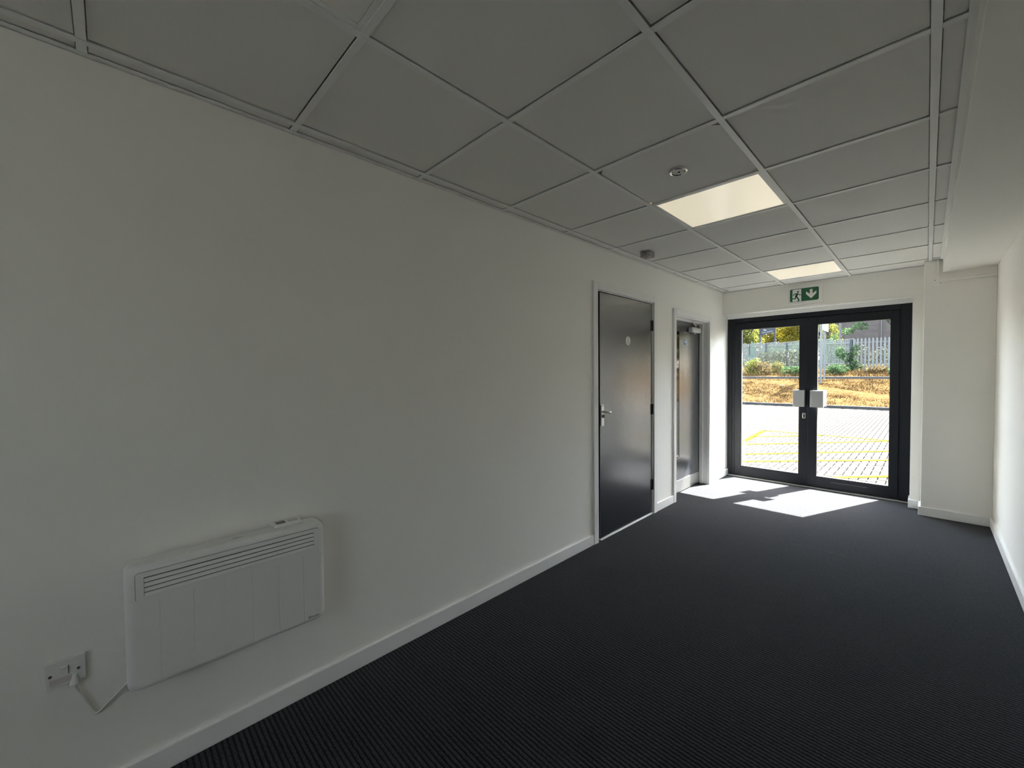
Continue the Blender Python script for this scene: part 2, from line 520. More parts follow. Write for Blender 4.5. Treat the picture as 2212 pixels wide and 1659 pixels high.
for a in range(len(xe) - 1):
    for b in range(len(ye) - 1):
        x0, x1, y0, y1 = xe[a], xe[a + 1], ye[b], ye[b + 1]
        j = round((y0 - GY0) / 0.6) if b else None
        if a == 2 and j in (-4, 0, 4, 8): continue          # a light panel sits here
        if a == 2 and j == 3:                                # the tile cut round for the downlight
            cx, cyy = (x0 + x1) / 2, 2.068
            bm = bmesh.new()
            n = 48
            rings = []
            for z, in ((ZT,), (ZT + 0.016,)):
                inn, out = [], []
                for k in range(n):
                    t = 2 * math.pi * (k + 0.5) / n
                    c, s = math.cos(t), math.sin(t)
                    inn.append(bm.verts.new((cx + 0.036 * c, cyy + 0.036 * s, z)))
                    f = 0.2862 / max(abs(c), abs(s))
                    out.append(bm.verts.new((cx + f * c, min(max(cyy + f * s, y0 + 0.0138), y1 - 0.0138), z)))
                rings.append((inn, out))
            for k in range(n):
                q = (k + 1) % n
                bm.faces.new((rings[0][0][q], rings[0][0][k], rings[0][1][k], rings[0][1][q]))
                bm.faces.new((rings[1][0][k], rings[1][0][q], rings[1][1][q], rings[1][1][k]))
                bm.faces.new((rings[0][1][q], rings[0][1][k], rings[1][1][k], rings[1][1][q]))
                bm.faces.new((rings[0][0][k], rings[0][0][q], rings[1][0][q], rings[1][0][k]))
            obj('ceiling_tile', bm, M_tile, ceil)
            continue
        g = 0.0138
        me = tile_mesh(x1 - x0 - 2 * g, y1 - y0 - 2 * g)
        place('ceiling_tile', me, ((x0 + x1) / 2, (y0 + y1) / 2, ZT + random.uniform(0, 0.0012)), ceil)

def tee_mesh(axis, length):
    bm = bmesh.new()
    h = length / 2
    if axis == 'y':
        bx(bm, -0.012, 0.012, -h, h, 0, 0.004, bev=0.0008, seg=1); bx(bm, -0.001, 0.001, -h, h, 0.004, 0.04)
    else:
        bx(bm, -h, h, -0.012, 0.012, 0, 0.004, bev=0.0008, seg=1); bx(bm, -h, h, -0.001, 0.001, 0.004, 0.04)
    me = bpy.data.meshes.new('grid_tee'); bm.to_mesh(me); bm.free(); me.materials.append(M_tee)
    return me
mt = tee_mesh('y', YL - YB - 0.004)
for x in GX: place('main_tee', mt, (x, (YL + YB) / 2, H), ceil)
ct_cache = {}
for y in rows:
    for a in range(len(xe) - 1):
        x0 = xe[a] + (0.012 if a else 0); x1 = xe[a + 1] - (0.012 if a < len(xe) - 2 else 0)
        L = round(x1 - x0, 4)
        if L not in ct_cache: ct_cache[L] = tee_mesh('x', L)
        place('cross_tee', ct_cache[L], ((x0 + x1) / 2, y, H + 0.0008), ceil)
obj('wall_angle', boxes([(0.0, 0.020, YB, YL, H - 0.001, H + 0.003), (0.0, 0.002, YB, YL, H - 0.001, H + 0.024)]), M_tee, ceil)
obj('wall_angle', boxes([(1.936, 1.955, YB, 5.45, H - 0.001, H + 0.003)]), M_tee, ceil)
obj('wall_angle', boxes([(0.020, 1.836, YL - 0.020, YL, H - 0.001, H + 0.003)]), M_tee, ceil)
obj('wall_angle', boxes([(1.836, 1.955, 5.43, 5.45, H - 0.001, H + 0.003)]), M_tee, ceil)

# ---- skirtings
def skirt(name, lst):
    """(x0,x1,y0,y1) runs 80 mm tall with a softened top"""
    bm = bmesh.new()
    for x0, x1, y0, y1 in lst: bx(bm, x0, x1, y0, y1, 0, 0.082, bev=0.004, seg=2)
    return obj(name, bm, M_trim, kind='structure')
skirt('baseboard_left', [(-0.002, 0.015, YB, 2.734), (-0.002, 0.015, 3.813, 4.195), (-0.002, 0.015, 5.238, 5.865)])
skirt('baseboard_right', [(XR - 0.014, XR + 0.002, YB, 5.45)])
skirt('baseboard_far', [(1.820, XR, 5.436, 5.70), (1.746, 1.840, 5.660, 5.865)])

# ================================================================== LEFT DOORS
def architrave(parent, yo0, yi0, yi1, yo1, zi, zo):
    bm = bmesh.new()
    bx(bm, -0.001, 0.018, yo0, yi0, 0, zo, bev=0.003)
    bx(bm, -0.001, 0.018, yi1, yo1, 0, zo, bev=0.003)
    bx(bm, -0.001, 0.018, yi0, yi1, zi, zo, bev=0.003)
    obj('architrave', bm, M_trim, parent)

# door_1: flush charcoal door nearest the camera
d1 = structure('door_1', (0, 3.29, 0), 'charcoal flush door nearest the camera with round accessible toilet disc')
architrave(d1, 2.734, 2.794, 3.753, 3.813, 2.043, 2.103)
obj('jamb', boxes([(-0.168, -0.001, 2.782, 2.806, 0, 2.06), (-0.168, -0.001, 3.744, 3.766, 0, 2.06), (-0.168, -0.001, 2.806, 3.744, 2.036, 2.06)]), M_trim, d1)
obj('door_gap_shade', boxes([(-0.06, -0.012, 2.806, 2.842, 0.0, 2.036)]), M_seal, d1)  # black strip standing in for the shade in the gap beside the leaf
lf1 = obj('door_leaf', boxes([(-0.046, -0.002, 2.846, 3.739, 0.010, 2.029)], bev=0.0015), M_leaf, d1)
obj('threshold_strip', boxes([(-0.06, 0.010, 2.842, 3.753, 0.0, 0.0065)], bev=0.002), M_trim, d1)
for z in (1.823, 1.019, 0.285):
    hg = bmesh.new()
    bx(hg, -0.003, 0.0015, 3.716, 3.739, z - 0.05, z + 0.05)
    cyl(hg, (0.006, 3.7415, z - 0.05), (0.006, 3.7415, z + 0.05), 0.006, 12)
    obj('hinge', hg, M_seal, d1)
hp = obj('handle_plate', boxes([(-0.002, 0.008, 2.852, 2.892, 0.939, 1.113)], bev=0.002), M_steel, lf1)
lv = bmesh.new()
cyl(lv, (0.006, 2.872, 1.056), (0.05, 2.872, 1.056), 0.009, 14)
tube(lv, smooth_path([(0.046, 2.869, 1.056), (0.053, 2.874, 1.056), (0.055, 2.890, 1.055), (0.055, 2.912, 1.050)], 5), 0.0085, 12)
obj('lever', lv, M_steel, lf1, smooth=True)
kb = bmesh.new()
cyl(kb, (0.006, 2.872, 1.020), (0.013, 2.872, 1.020), 0.014, 18); bx(kb, 0.012, 0.022, 2.868, 2.876, 1.006, 1.034, bev=0.002)
obj('thumb_turn', kb, M_greyink, lf1)
for y in (2.861, 2.883):
    ps = bmesh.new(); cyl(ps, (0.007, y, 1.102), (0.009, y, 1.102), 0.0035, 10)
    obj('plate_screw', ps, M_ink, lf1)
# round accessible-toilet disc with its pictogram
dd = bmesh.new(); cyl(dd, (-0.002, 3.288, 1.656), (0.0015, 3.288, 1.656), 0.0385, 40)
ds = obj('door_disc', dd, M_signwhite, d1); ds['label'] = 'round white disc with black wheelchair figure'
def strokes(lst, plane, c, n=8):
    """strokes [(pts, width)] as flat ribbons with round ends on a plane x=c (u->y) or y=c (u->x)"""
    bm = bmesh.new()
    def V(u, v, d): return (c + d, u, v) if plane == 'x' else (u, c + d, v)
    for pts, w in lst:
        for (u0, v0), (u1, v1) in zip(pts, pts[1:]):
            L = math.hypot(u1 - u0, v1 - v0) or 1e-6
            a = math.atan2(v1 - v0, u1 - u0)
            P = []
            for i in range(n + 1):
                t = a + math.pi / 2 + math.pi * i / n
                P.append((u0 + w / 2 * math.cos(t), v0 + w / 2 * math.sin(t)))
            for i in range(n + 1):
                t = a - math.pi / 2 + math.pi * i / n
                P.append((u1 + w / 2 * math.cos(t), v1 + w / 2 * math.sin(t)))
            prism(bm, P, plane, c, c + (0.0008 if plane == 'x' else -0.0008))
    return bm
def arc(u, v, r, a0, a1, n=14):
    return [(u + r * math.cos(math.radians(a0 + (a1 - a0) * i / n)), v + r * math.sin(math.radians(a0 + (a1 - a0) * i / n))) for i in range(n + 1)]
u, v = 3.288, 1.656
obj('wheelchair_mark', strokes([
    ([(u - 0.001, v + 0.024), (u - 0.0008, v + 0.024)], 0.010),
    ([(u - 0.001, v + 0.014), (u + 0.000, v - 0.001), (u + 0.012, v - 0.001), (u + 0.017, v - 0.017), (u + 0.022, v - 0.016)], 0.0042),
    ([(u - 0.001, v + 0.008), (u + 0.010, v + 0.008)], 0.0035),
    (arc(u - 0.001, v - 0.010, 0.0145, 120, 345), 0.0038)], 'x', 0.0014), M_greyink, ds)

# door_2: recessed fire door next to the entrance
d2 = structure('door_2', (0, 4.72, 0), 'recessed charcoal fire door beside the entrance with steel kick plate')
architrave(d2, 4.195, 4.252, 5.190, 5.238, 1.980, 2.040)
obj('jamb', boxes([
    (-0.168, -0.001, 4.238, 4.262, 0, 1.99), (-0.168, -0.001, 5.180, 5.202, 0, 1.99), (-0.168, -0.001, 4.262, 5.180, 1.966, 1.99),
    (-0.098, -0.060, 5.166, 5.181, 0, 1.966), (-0.098, -0.060, 4.261, 4.276, 0, 1.966), (-0.098, -0.060, 4.276, 5.166, 1.950, 1.967)], bev=0.0015), M_trim, d2)
lf2 = obj('door_leaf', boxes([(-0.146, -0.102, 4.266, 5.176, 0.008, 1.962)], bev=0.0015), M_leaf, d2)
obj('vision_panel', boxes([(-0.104, -0.1000, 4.395, 4.585, 0.42, 1.83)]), M_blackglass, lf2)
obj('panel_bead', boxes([(-0.104, -0.0985, 4.585, 4.593, 0.412, 1.838), (-0.104, -0.0985, 4.387, 4.395, 0.412, 1.838),
                         (-0.104, -0.0985, 4.395, 4.585, 1.83, 1.838), (-0.104, -0.0985, 4.395, 4.585, 0.412, 0.42)]), M_frame, lf2)
kp = obj('kick_plate', boxes([(-0.103, -0.0995, 4.285, 5.16, 0.010, 0.146)]), M_steel, lf2); kp['label'] = 'brushed steel kick plate'
dd = bmesh.new(); cyl(dd, (-0.103, 4.753, 1.720), (-0.0995, 4.753, 1.720), 0.040, 40)
bd = obj('door_disc', dd, M_signwhite, d2)
dd = bmesh.new(); cyl(dd, (-0.1, 4.753, 1.720), (-0.0988, 4.753, 1.720), 0.036, 40)
obj('blue_face', dd, M_blue, bd)
obj('disc_lines', strokes([([(4.733, 1.727), (4.773, 1.727)], 0.007), ([(4.735, 1.713), (4.771, 1.713)], 0.007)], 'x', -0.099), M_signwhite, bd)
clo = obj('door_closer', boxes([(-0.102, -0.048, 4.835, 5.095, 1.838, 1.897)], bev=0.012), M_alu, d2)
ca = bmesh.new()
cyl(ca, (-0.075, 4.965, 1.82), (-0.075, 4.965, 1.915), 0.012, 14)
tube(ca, [(-0.075, 4.965, 1.905), (-0.045, 4.93, 1.915), (-0.02, 4.80, 1.925)], 0.008, 8)
tube(ca, [(-0.02, 4.80, 1.928), (-0.04, 4.93, 1.932), (-0.062, 5.08, 1.938)], 0.008, 8)
bx(ca, -0.075, -0.045, 5.04, 5.12, 1.925, 1.951, bev=0.003)
obj('closer_arm', ca, M_chrome, clo)

# ================================================================== ENTRANCE
fr = obj('trim_3', boxes([
    (0.0, 0.052, YF, YF + 0.08, 0, 2.062), (0.052, 0.084, YF + 0.012, YF + 0.07, 0, 2.062),
    (1.676, 1.756, YF, YF + 0.08, 0, 2.062), (1.664, 1.678, YF + 0.012, YF + 0.07, 0, 2.062),
    (0.084, 1.664, YF, YF + 0.08, 2.008, 2.062), (0.084, 1.664, YF + 0.02, YF + 0.06, 0.0, 0.012),
    (1.640, 1.680, YF + 0.063, YF + 0.079, 0.0, 2.03), (0.060, 0.105, YF + 0.063, YF + 0.079, 0.0, 2.03), (0.105, 1.640, YF + 0.063, YF + 0.079, 1.975, 2.03), (0.105, 1.640, YF + 0.063, YF + 0.079, 0.0, 0.04)]), M_frame, kind='structure')
fr['label'] = 'anthracite aluminium frame round the glazed entrance doors'
obj('trim_4', boxes([(0.0, 1.756, 5.838, 5.880, 0.0, 0.008)], bev=0.002), M_threshold, kind='structure')

def glazed_leaf(name, label, x0, x1, g0, g1, handle_x0, handle_x1):
    cx = (x0 + x1) / 2
    d = structure(name, (cx, YF + 0.035, 0), label)
    y0, y1 = YF + 0.004, YF + 0.062
    obj('stile', boxes([(x0, g0, y0, y1, 0.016, 2.000)], bev=0.002), M_frame, d)
    obj('stile', boxes([(g1, x1, y0, y1, 0.016, 2.000)], bev=0.002), M_frame, d)
    obj('top_rail', boxes([(g0, g1, y0, y1, 1.921, 2.000)]), M_frame, d)
    obj('bottom_rail', boxes([(g0, g1, y0, y1, 0.016, 0.136)]), M_frame, d)
    obj('glazing_bead', boxes([(g0, g0 + 0.008, y0 + 0.006, y1 - 0.006, 0.136, 1.921), (g1 - 0.008, g1, y0 + 0.006, y1 - 0.006, 0.136, 1.921),
                               (g0 + 0.008, g1 - 0.008, y0 + 0.006, y1 - 0.006, 0.136, 0.143), (g0 + 0.008, g1 - 0.008, y0 + 0.006, y1 - 0.006, 1.914, 1.921)]), M_seal, d)
    obj('pane', boxes([(g0, g1, YF + 0.03, YF + 0.036, 0.137, 1.920)]), M_glass, d)
    for s, yy in ((-1, 5.806), (1, 5.998)):                # square pull plates inside and out
        bm = bmesh.new()
        bx(bm, handle_x0, handle_x1, yy - 0.005, yy + 0.005, 0.953, 1.147, bev=0.003)
        xs = (handle_x0, handle_x0 + 0.012) if x0 > 0.5 else (handle_x1 - 0.012, handle_x1)
        bx(bm, xs[0], xs[1], min(yy, yy - s * 0.062), max(yy, yy - s * 0.062), 0.953, 1.147, bev=0.002)
        xs2 = (handle_x1 - 0.006, handle_x1) if x0 > 0.5 else (handle_x0, handle_x0 + 0.006)
        bx(bm, xs2[0], xs2[1], min(yy, yy - s * 0.022), max(yy, yy - s * 0.022), 0.953, 1.147, bev=0.002)
        obj('pull_handle', bm, M_alu, d)['label'] = 'square satin aluminium pull plate'
    return d
dl = glazed_leaf('door_3', 'left glazed leaf of the entrance with lock cylinder', 0.088, 0.8765, 0.158, 0.798, 0.744, 0.858)
dr = glazed_leaf('door_4', 'right glazed leaf of the entrance', 0.8795, 1.660, 0.961, 1.597, 0.912, 1.038)
lk = obj('lock_plate', boxes([(0.830, 0.861, YF - 0.004, YF + 0.005, 0.810, 0.876)], bev=0.002), M_steel, dl)
lb = bmesh.new(); cyl(lb, (0.846, YF - 0.012, 0.848), (0.846, YF - 0.003, 0.848), 0.0085, 16); bx(lb, 0.841, 0.851, YF - 0.010, YF - 0.003, 0.822, 0.846, bev=0.001)
obj('lock_cylinder', lb, M_ink, lk)
obj('rail_slot', boxes([(1.10, 1.42, YF + 0.0025, YF + 0.006, 0.090, 0.0935)]), M_greyink, dr)

# ================================================================== ROOM THINGS
# --- panel heater
ht = thing('panel_heater', 'white wall-mounted panel heater with louvred top grille above the skirting', 'heater', (0, 0.32, 0.37))
hx0, hx1 = 0.022, 0.104
def rounded_slab(x0, x1, y0, y1, z0, z1, r, edge):
    bm = bmesh.new()
    prof = rrect(y0, y1, z0, z1, r, 8)
    steps = [(x0, 0.004), (x0 + 0.006, 0.0)] + [(x1 - edge + edge * math.sin(t), edge * (1 - math.cos(t))) for t in [math.pi / 2 * i / 6 for i in range(7)]]
    rings = []
    cy_, cz_ = (y0 + y1) / 2, (z0 + z1) / 2
    hy, hz = (y1 - y0) / 2, (z1 - z0) / 2
    for x, ins in steps:
        rings.append([bm.verts.new((x, cy_ + (a - cy_) * (hy - ins) / hy, cz_ + (b - cz_) * (hz - ins) / hz)) for a, b in prof])
    n = len(prof)
    for p, q in zip(rings, rings[1:]):
        for i in range(n):
            j = (i + 1) % n
            bm.faces.new((p[i], p[j], q[j], q[i]))
    bm.faces.new(rings[0][::-1]); bm.faces.new(rings[-1])
    bmesh.ops.recalc_face_normals(bm, faces=bm.faces[:])
    return bm
obj('casing', rounded_slab(hx0, hx1, 0.018, 0.626, 0.362, 0.772, 0.03, 0.020), M_heater, ht, smooth=False)
for p in ht.children: pass
# grille surround: raised rounded frame with an opening
gy0, gy1, gz0, gz1 = 0.044, 0.602, 0.657, 0.748
oy0, oy1, oz0, oz1 = 0.064, 0.583, 0.670, 0.733
def ring_prism(outer, inner, x0, x1):
    bm = bmesh.new()
    n = len(outer)
    R = [[bm.verts.new((x, a, b)) for a, b in P] for x in (x0, x1) for P in (outer, inner)]
    O0, I0, O1, I1 = R
    for i in range(n):
        j = (i + 1) % n
        bm.faces.new((O1[i], O1[j], I1[j], I1[i])); bm.faces.new((O0[j], O0[i], I0[i], I0[j]))
        bm.faces.new((O0[i], O0[j], O1[j], O1[i])); bm.faces.new((I0[j], I0[i], I1[i], I1[j]))
    bmesh.ops.recalc_face_normals(bm, faces=bm.faces[:])
    return bm
obj('grille_frame', ring_prism(rrect(gy0, gy1, gz0, gz1, 0.010, 4), rrect(oy0, oy1, oz0, oz1, 0.0015, 4), 0.103, 0.1095), M_heater, ht)
obj('grille_groove', ring_prism(rrect(gy0 - 0.0015, gy1 + 0.0015, gz0 - 0.0015, gz1 + 0.0015, 0.0115, 4), rrect(gy0, gy1, gz0, gz1, 0.010, 4), 0.1035, 0.1043), M_greyink, ht)
obj('grille_backing', boxes([(0.1035, 0.1046, oy0, oy1, oz0, oz1)]), M_dark, ht)
for i in range(4):                                           # sloping louvres
    zb = oz0 + 0.0005 + i * 0.0158
    bm = bmesh.new()
    prism(bm, [(0.1040, zb), (0.1105, zb), (0.1115, zb + 0.0015), (0.1060, zb + 0.0105), (0.1040, zb + 0.0105)], 'y', oy0 + 0.001, oy1 - 0.001) if False else None
    A = [(0.1042, zb), (0.1112, zb - 0.0005), (0.1114, zb + 0.0010), (0.1062, zb + 0.0108), (0.1042, zb + 0.0108)]
    V0 = [bm.verts.new((x, oy0 + 0.0008, z)) for x, z in A]; V1 = [bm.verts.new((x, oy1 - 0.0008, z)) for x, z in A]
    bm.faces.new(V0); bm.faces.new(V1[::-1])
    for k in range(5):
        q = (k + 1) % 5
        bm.faces.new((V0[k], V1[k], V1[q], V0[q]))
    bmesh.ops.recalc_face_normals(bm, faces=bm.faces[:])
    obj('louvre', bm, M_heater, ht)
for y in (0.101, 0.1885, 0.278, 0.365, 0.4545, 0.5435):       # pressed flutes in the front sheet
    bm = bmesh.new()
    cyl(bm, (0.1022, y, 0.380), (0.1022, y, 0.646), 0.0030, 10)
    obj('flute', bm, M_heater, ht)
cb = obj('control_box', boxes([(0.004, 0.060, 0.452, 0.556, 0.69, 0.783)], bev=0.004), M_plastic, ht)
obj('display', boxes([(0.022, 0.052, 0.463, 0.497, 0.7828, 0.7838)]), M_display, cb)
obj('dial_print', boxes([(0.025, 0.050, 0.506, 0.545, 0.7828, 0.7836)]), mat('faint_print', (0.5, 0.5, 0.46), 0.5), cb)
for a, b in ((0.12, 0.16), (0.48, 0.52)): obj('mounting_bracket', boxes([(0.0, 0.023, a, b, 0.42, 0.69)]), M_plastic, ht)
obj('top_print', boxes([(0.060, 0.0625, 0.313, 0.345, 0.7716, 0.7724)]), M_greyink, ht)
text('maker_lettering', 'Dimplex', 0.0092, (0.1042, 0.5675, 0.3825), (math.pi / 2, 0, math.pi / 2), M_ink, ht)
obj('maker_emblem', strokes([(arc(0.5625, 0.3862, 0.0042, 70, 290), 0.0016), (arc(0.5660, 0.3862, 0.0026, 60, 300), 0.0011)], 'x', 0.104), M_ink, ht)

# --- fused spur and its cord
sk = thing('wall_socket', 'white switched fused spur plate on the wall left of the heater', 'socket', (0, -0.118, 0.47))
obj('plate', boxes([(0.0, 0.0115, -0.161, -0.0745, 0.430, 0.510)], bev=0.003), M_plastic, sk)
rk = bmesh.new()
prism(rk, [(0.011, 0.462), (0.0145, 0.462), (0.0185, 0.489), (0.011, 0.489)], 'y', -0.128, -0.111) if False else None
A = [(0.011, 0.4615), (0.0140, 0.4615), (0.0180, 0.4885), (0.011, 0.4885)]
V0 = [rk.verts.new((x, -0.1275, z)) for x, z in A]; V1 = [rk.verts.new((x, -0.1115, z)) for x, z in A]
rk.faces.new(V0); rk.faces.new(V1[::-1])
for k in range(4):
    q = (k + 1) % 4
    rk.faces.new((V0[k], V1[k], V1[q], V0[q]))
bmesh.ops.recalc_face_normals(rk, faces=rk.faces[:])
obj('rocker_switch', rk, M_signwhite, sk)
obj('switch_gap', boxes([(0.0105, 0.0119, -0.1115, -0.1100, 0.4615, 0.4885)]), M_ink, sk)
for y in (-0.149, -0.0895):
    bm = bmesh.new(); cyl(bm, (0.0105, y, 0.4685), (0.0122, y, 0.4685), 0.0040, 14)
    sw = obj('screw', bm, M_ink, sk)
    obj('screw_slot', boxes([(0.0121, 0.0125, y - 0.003, y + 0.003, 0.468, 0.469)]), M_steel, sw)
fh = obj('fuse_drawer', boxes([(0.0105, 0.0122, -0.150, -0.104, 0.438, 0.456)], bev=0.0006), mat('fuse_drawer_plastic', (0.62, 0.57, 0.56), 0.45), sk)
bm = bmesh.new(); cyl(bm, (0.012, -0.099, 0.424), (0.012, -0.097, 0.455), 0.0115, 18, r1=0.005)
obj('cord_grip', bm, M_plastic, sk)
bm = bmesh.new()
tube(bm, smooth_path([(0.012, -0.099, 0.424), (0.010, -0.0965, 0.410), (0.008, -0.088, 0.385), (0.007, -0.076, 0.352), (0.007, -0.064, 0.315),
                      (0.007, -0.0565, 0.301), (0.008, -0.047, 0.302), (0.010, -0.031, 0.317), (0.012, -0.013, 0.333), (0.015, 0.003, 0.348), (0.018, 0.030, 0.372), (0.028, 0.05, 0.385)], 6), 0.0035, 10)
tag(obj('power_cord', bm, M_plastic, origin=(0.01, -0.05, 0.30), smooth=True), 'thin white power cord looping from the spur to the heater', 'cord')

# --- light panels in the ceiling
LP = [(-4, 'square ceiling light panel behind the camera'),
      (0, 'unlit square ceiling light panel cut by the top edge of the photo'),
      (4, 'cream ceiling light panel in the middle of the ceiling'),
      (8, 'cream ceiling light panel nearest the entrance doors')]
for j, lab in LP:
    if j == -4:
        continue
    x0, y0 = GX[1], GY0 + 0.6 * j
    lp = thing('light_panel', lab, 'light', (x0 + 0.3, y0 + 0.3, H), 'square ceiling light panels')
    bm = bmesh.new()
    a0, a1, b0, b1 = x0 + 0.0045, x0 + 0.5955, y0 + 0.0045, y0 + 0.5955
    e = 0.024
    for q in ((a0, a1, b0, b0 + e), (a0, a1, b1 - e, b1), (a0, a0 + e, b0 + e, b1 - e), (a1 - e, a1, b0 + e, b1 - e)):
        bx(bm, *q, H + 0.0044, H + 0.014, bev=0.001, seg=1)
    obj('frame', bm, M_tee, lp)
    obj('diffuser', boxes([(a0 + e + 0.001, a1 - e - 0.001, b0 + e + 0.001, b1 - e - 0.001, H + 0.0062, H + 0.012)]), M_emissive if j else M_diff, lp)
# blank tile in the panel bay behind the camera
place('ceiling_tile', tile_mesh(0.5724, 0.5724), (GX[1] + 0.3, GY0 + 0.6 * -4 + 0.3, ZT), ceil)

# --- round downlight
dn = thing('downlight', 'small round chrome downlight recessed in a ceiling tile', 'light', (0.9733, 2.068, H))
bm = bmesh.new()
lathe(bm, (0.9733, 2.068, 0), [(0.0355, 2.392), (0.0445, 2.3865), (0.0445, 2.3835), (0.041, 2.3805), (0.0345, 2.3815), (0.0325, 2.3845), (0.0315, 2.3845)], 48)
fcs = [f for f in bm.faces if len(f.verts) > 4]
bmesh.ops.delete(bm, geom=fcs, context='FACES_ONLY')
obj('bezel', bm, M_chrome, dn, smooth=True)
bm = bmesh.new()
lathe(bm, (0.9733, 2.068, 0), [(0.0316, 2.3842), (0.027, 2.398), (0.016, 2.405)], 40)
obj('reflector', bm, M_chrome, dn, smooth=True)
bm = bmesh.new()
lathe(bm, (0.9733, 2.068, 0), [(0.0165, 2.404), (0.0155, 2.394), (0.010, 2.3885), (0.003, 2.3865)], 32)
obj('lens', bm, M_diff, dn, smooth=True)

# --- small sensor box
sb = thing('ceiling_sensor', 'small grey box with red triangle mark on the ceiling near the left wall', 'sensor', (0.20, 3.254, H))
obj('housing', boxes([(0.158, 0.243, 3.214, 3.296, 2.340, 2.3862)], bev=0.002), M_greybox, sb)
bm = bmesh.new(); prism(bm, [(0.183, 3.222), (0.221, 3.222), (0.202, 3.250)], 'z', 2.3393, 2.3402)
obj('red_triangle', bm, M_red, sb)
for x, z, r in ((0.181, 2.374, 0.0035), (0.196, 2.377, 0.0045), (0.207, 2.363, 0.0055), (0.186, 2.360, 0.004), (0.210, 2.378, 0.0035)):
    bm = bmesh.new(); cyl(bm, (x, 3.2150, z), (x, 3.2132, z), r, 12)
    obj('knockout', bm, M_ink, sb)

# --- exit sign
es = thing('exit_sign', 'green and white running man exit sign with down arrow above the entrance', 'sign', (0.875, 5.672, 2.238))
obj('housing', boxes([(0.715, 1.035, 5.650, 5.6755, 2.140, 2.338)], bev=0.006), M_plastic, es)
bm = bmesh.new(); prism(bm, rrect(0.731, 1.016, 2.162, 2.322, 0.022, 6), 'y', 5.6505, 5.6490)
obj('white_border', bm, M_signwhite, es)
bm = bmesh.new(); prism(bm, rrect(0.738, 1.009, 2.169, 2.315, 0.018, 6), 'y', 5.6492, 5.6480)
obj('green_face', bm, M_green, es)
def sx(px): return 0.738 + (px - 495) * 0.0002358
def sz(px, py): return 2.169 + ((990 - (px - 495) * 0.105) - py) * 0.000288
def sp(*pts): return [(sx(a), sz(a, b)) for a, b in pts]
bm = bmesh.new(); prism(bm, [(0.763, 2.172), (0.8475, 2.172), (0.8475, 2.310), (0.763, 2.310)], 'y', 5.6483, 5.6474)
obj('door_shape', bm, M_signwhite, es)
obj('running_man', strokes([
    (sp((825, 570), (826, 570)), 0.019),
    (sp((805, 650), (775, 690), (745, 760)), 0.0195),
    (sp((800, 640), (695, 652), (640, 712)), 0.0085),
    (sp((835, 645), (890, 692), (955, 688)), 0.0075),
    (sp((742, 765), (716, 845), (585, 850)), 0.0105),
    (sp((760, 745), (865, 888), (832, 940)), 0.0125)], 'y', 5.6476), M_green, es)
ax = sx(1350)
arrow = [(ax - 0.0128, 2.294), (ax + 0.0128, 2.294), (ax + 0.0128, 2.243), (ax + 0.047, 2.273), (ax + 0.047, 2.243), (ax, 2.191), (ax - 0.047, 2.243), (ax - 0.047, 2.273), (ax - 0.0128, 2.243)]
bm = bmesh.new(); prism(bm, arrow, 'y', 5.6483, 5.6474)
obj('down_arrow', bm, M_signwhite, es)

# --- conduit on the column head
cd = thing('cable_conduit', 'white conduit with round junction box high on the wall beside the entrance', 'conduit', (1.922, 5.45, 2.185))
bm = bmesh.new(); cyl(bm, (1.921, 5.438, 2.20), (1.921, 5.438, 2.381), 0.0105, 16)
obj('pipe', bm, M_wall, cd, smooth=True)
bm = bmesh.new(); cyl(bm, (1.94, 5.436, 2.190), (XR - 0.001, 5.436, 2.190), 0.0125, 16)
obj('pipe', bm, M_wall, cd, smooth=True)
bm = bmesh.new(); cyl(bm, (1.922, 5.452, 2.178), (1.922, 5.422, 2.178), 0.034, 28); cyl(bm, (1.921, 5.438, 2.19), (1.921, 5.438, 2.235), 0.015, 16); cyl(bm, (1.93, 5.436, 2.190), (1.985, 5.436, 2.190), 0.0165, 16)
obj('junction_box', bm, M_wall, cd)
for x, z in ((1.906, 2.195), (1.943, 2.167)):
    bm = bmesh.new(); cyl(bm, (x, 5.4225, z), (x, 5.4205, z), 0.0035, 10)
    obj('lid_screw', bm, M_ink, cd)
bm = bmesh.new()
for x, z in ((1.903, 2.283), (1.942, 2.289)): cyl(bm, (x, 5.4505, z), (x, 5.444, z), 0.0035, 10)
bx(bm, 1.899, 1.944, 5.446, 5.451, 2.278, 2.294)
obj('saddle_clip', bm, M_wall, cd)

# ================================================================== OUTSIDE
def gz(y):
    ys = [0, 18.88, 18.92, 24.9, 25.2, 28.0, 36.0, 45.0, 62.0, 90.0]
    zs = [0, 0.0, 0.085, 0.985, 1.02, 1.36, 1.60, 1.88, 2.0, 2.0]
    return float(np.interp(y, ys, zs))

# --- building's own outer face and step
obj('outer_wall', boxes([(-20, -0.32, 5.9, YO, -0.15, 3.4), (2.55, 24, 5.9, YO, -0.15, 3.4), (-0.32, 2.55, 5.9, YO, 2.75, 3.4)]), M_ext, kind='structure')
obj('outer_sill', boxes([(0.0, 1.76, 5.95, YO, -0.15, -0.004)]), M_kerb, kind='structure')

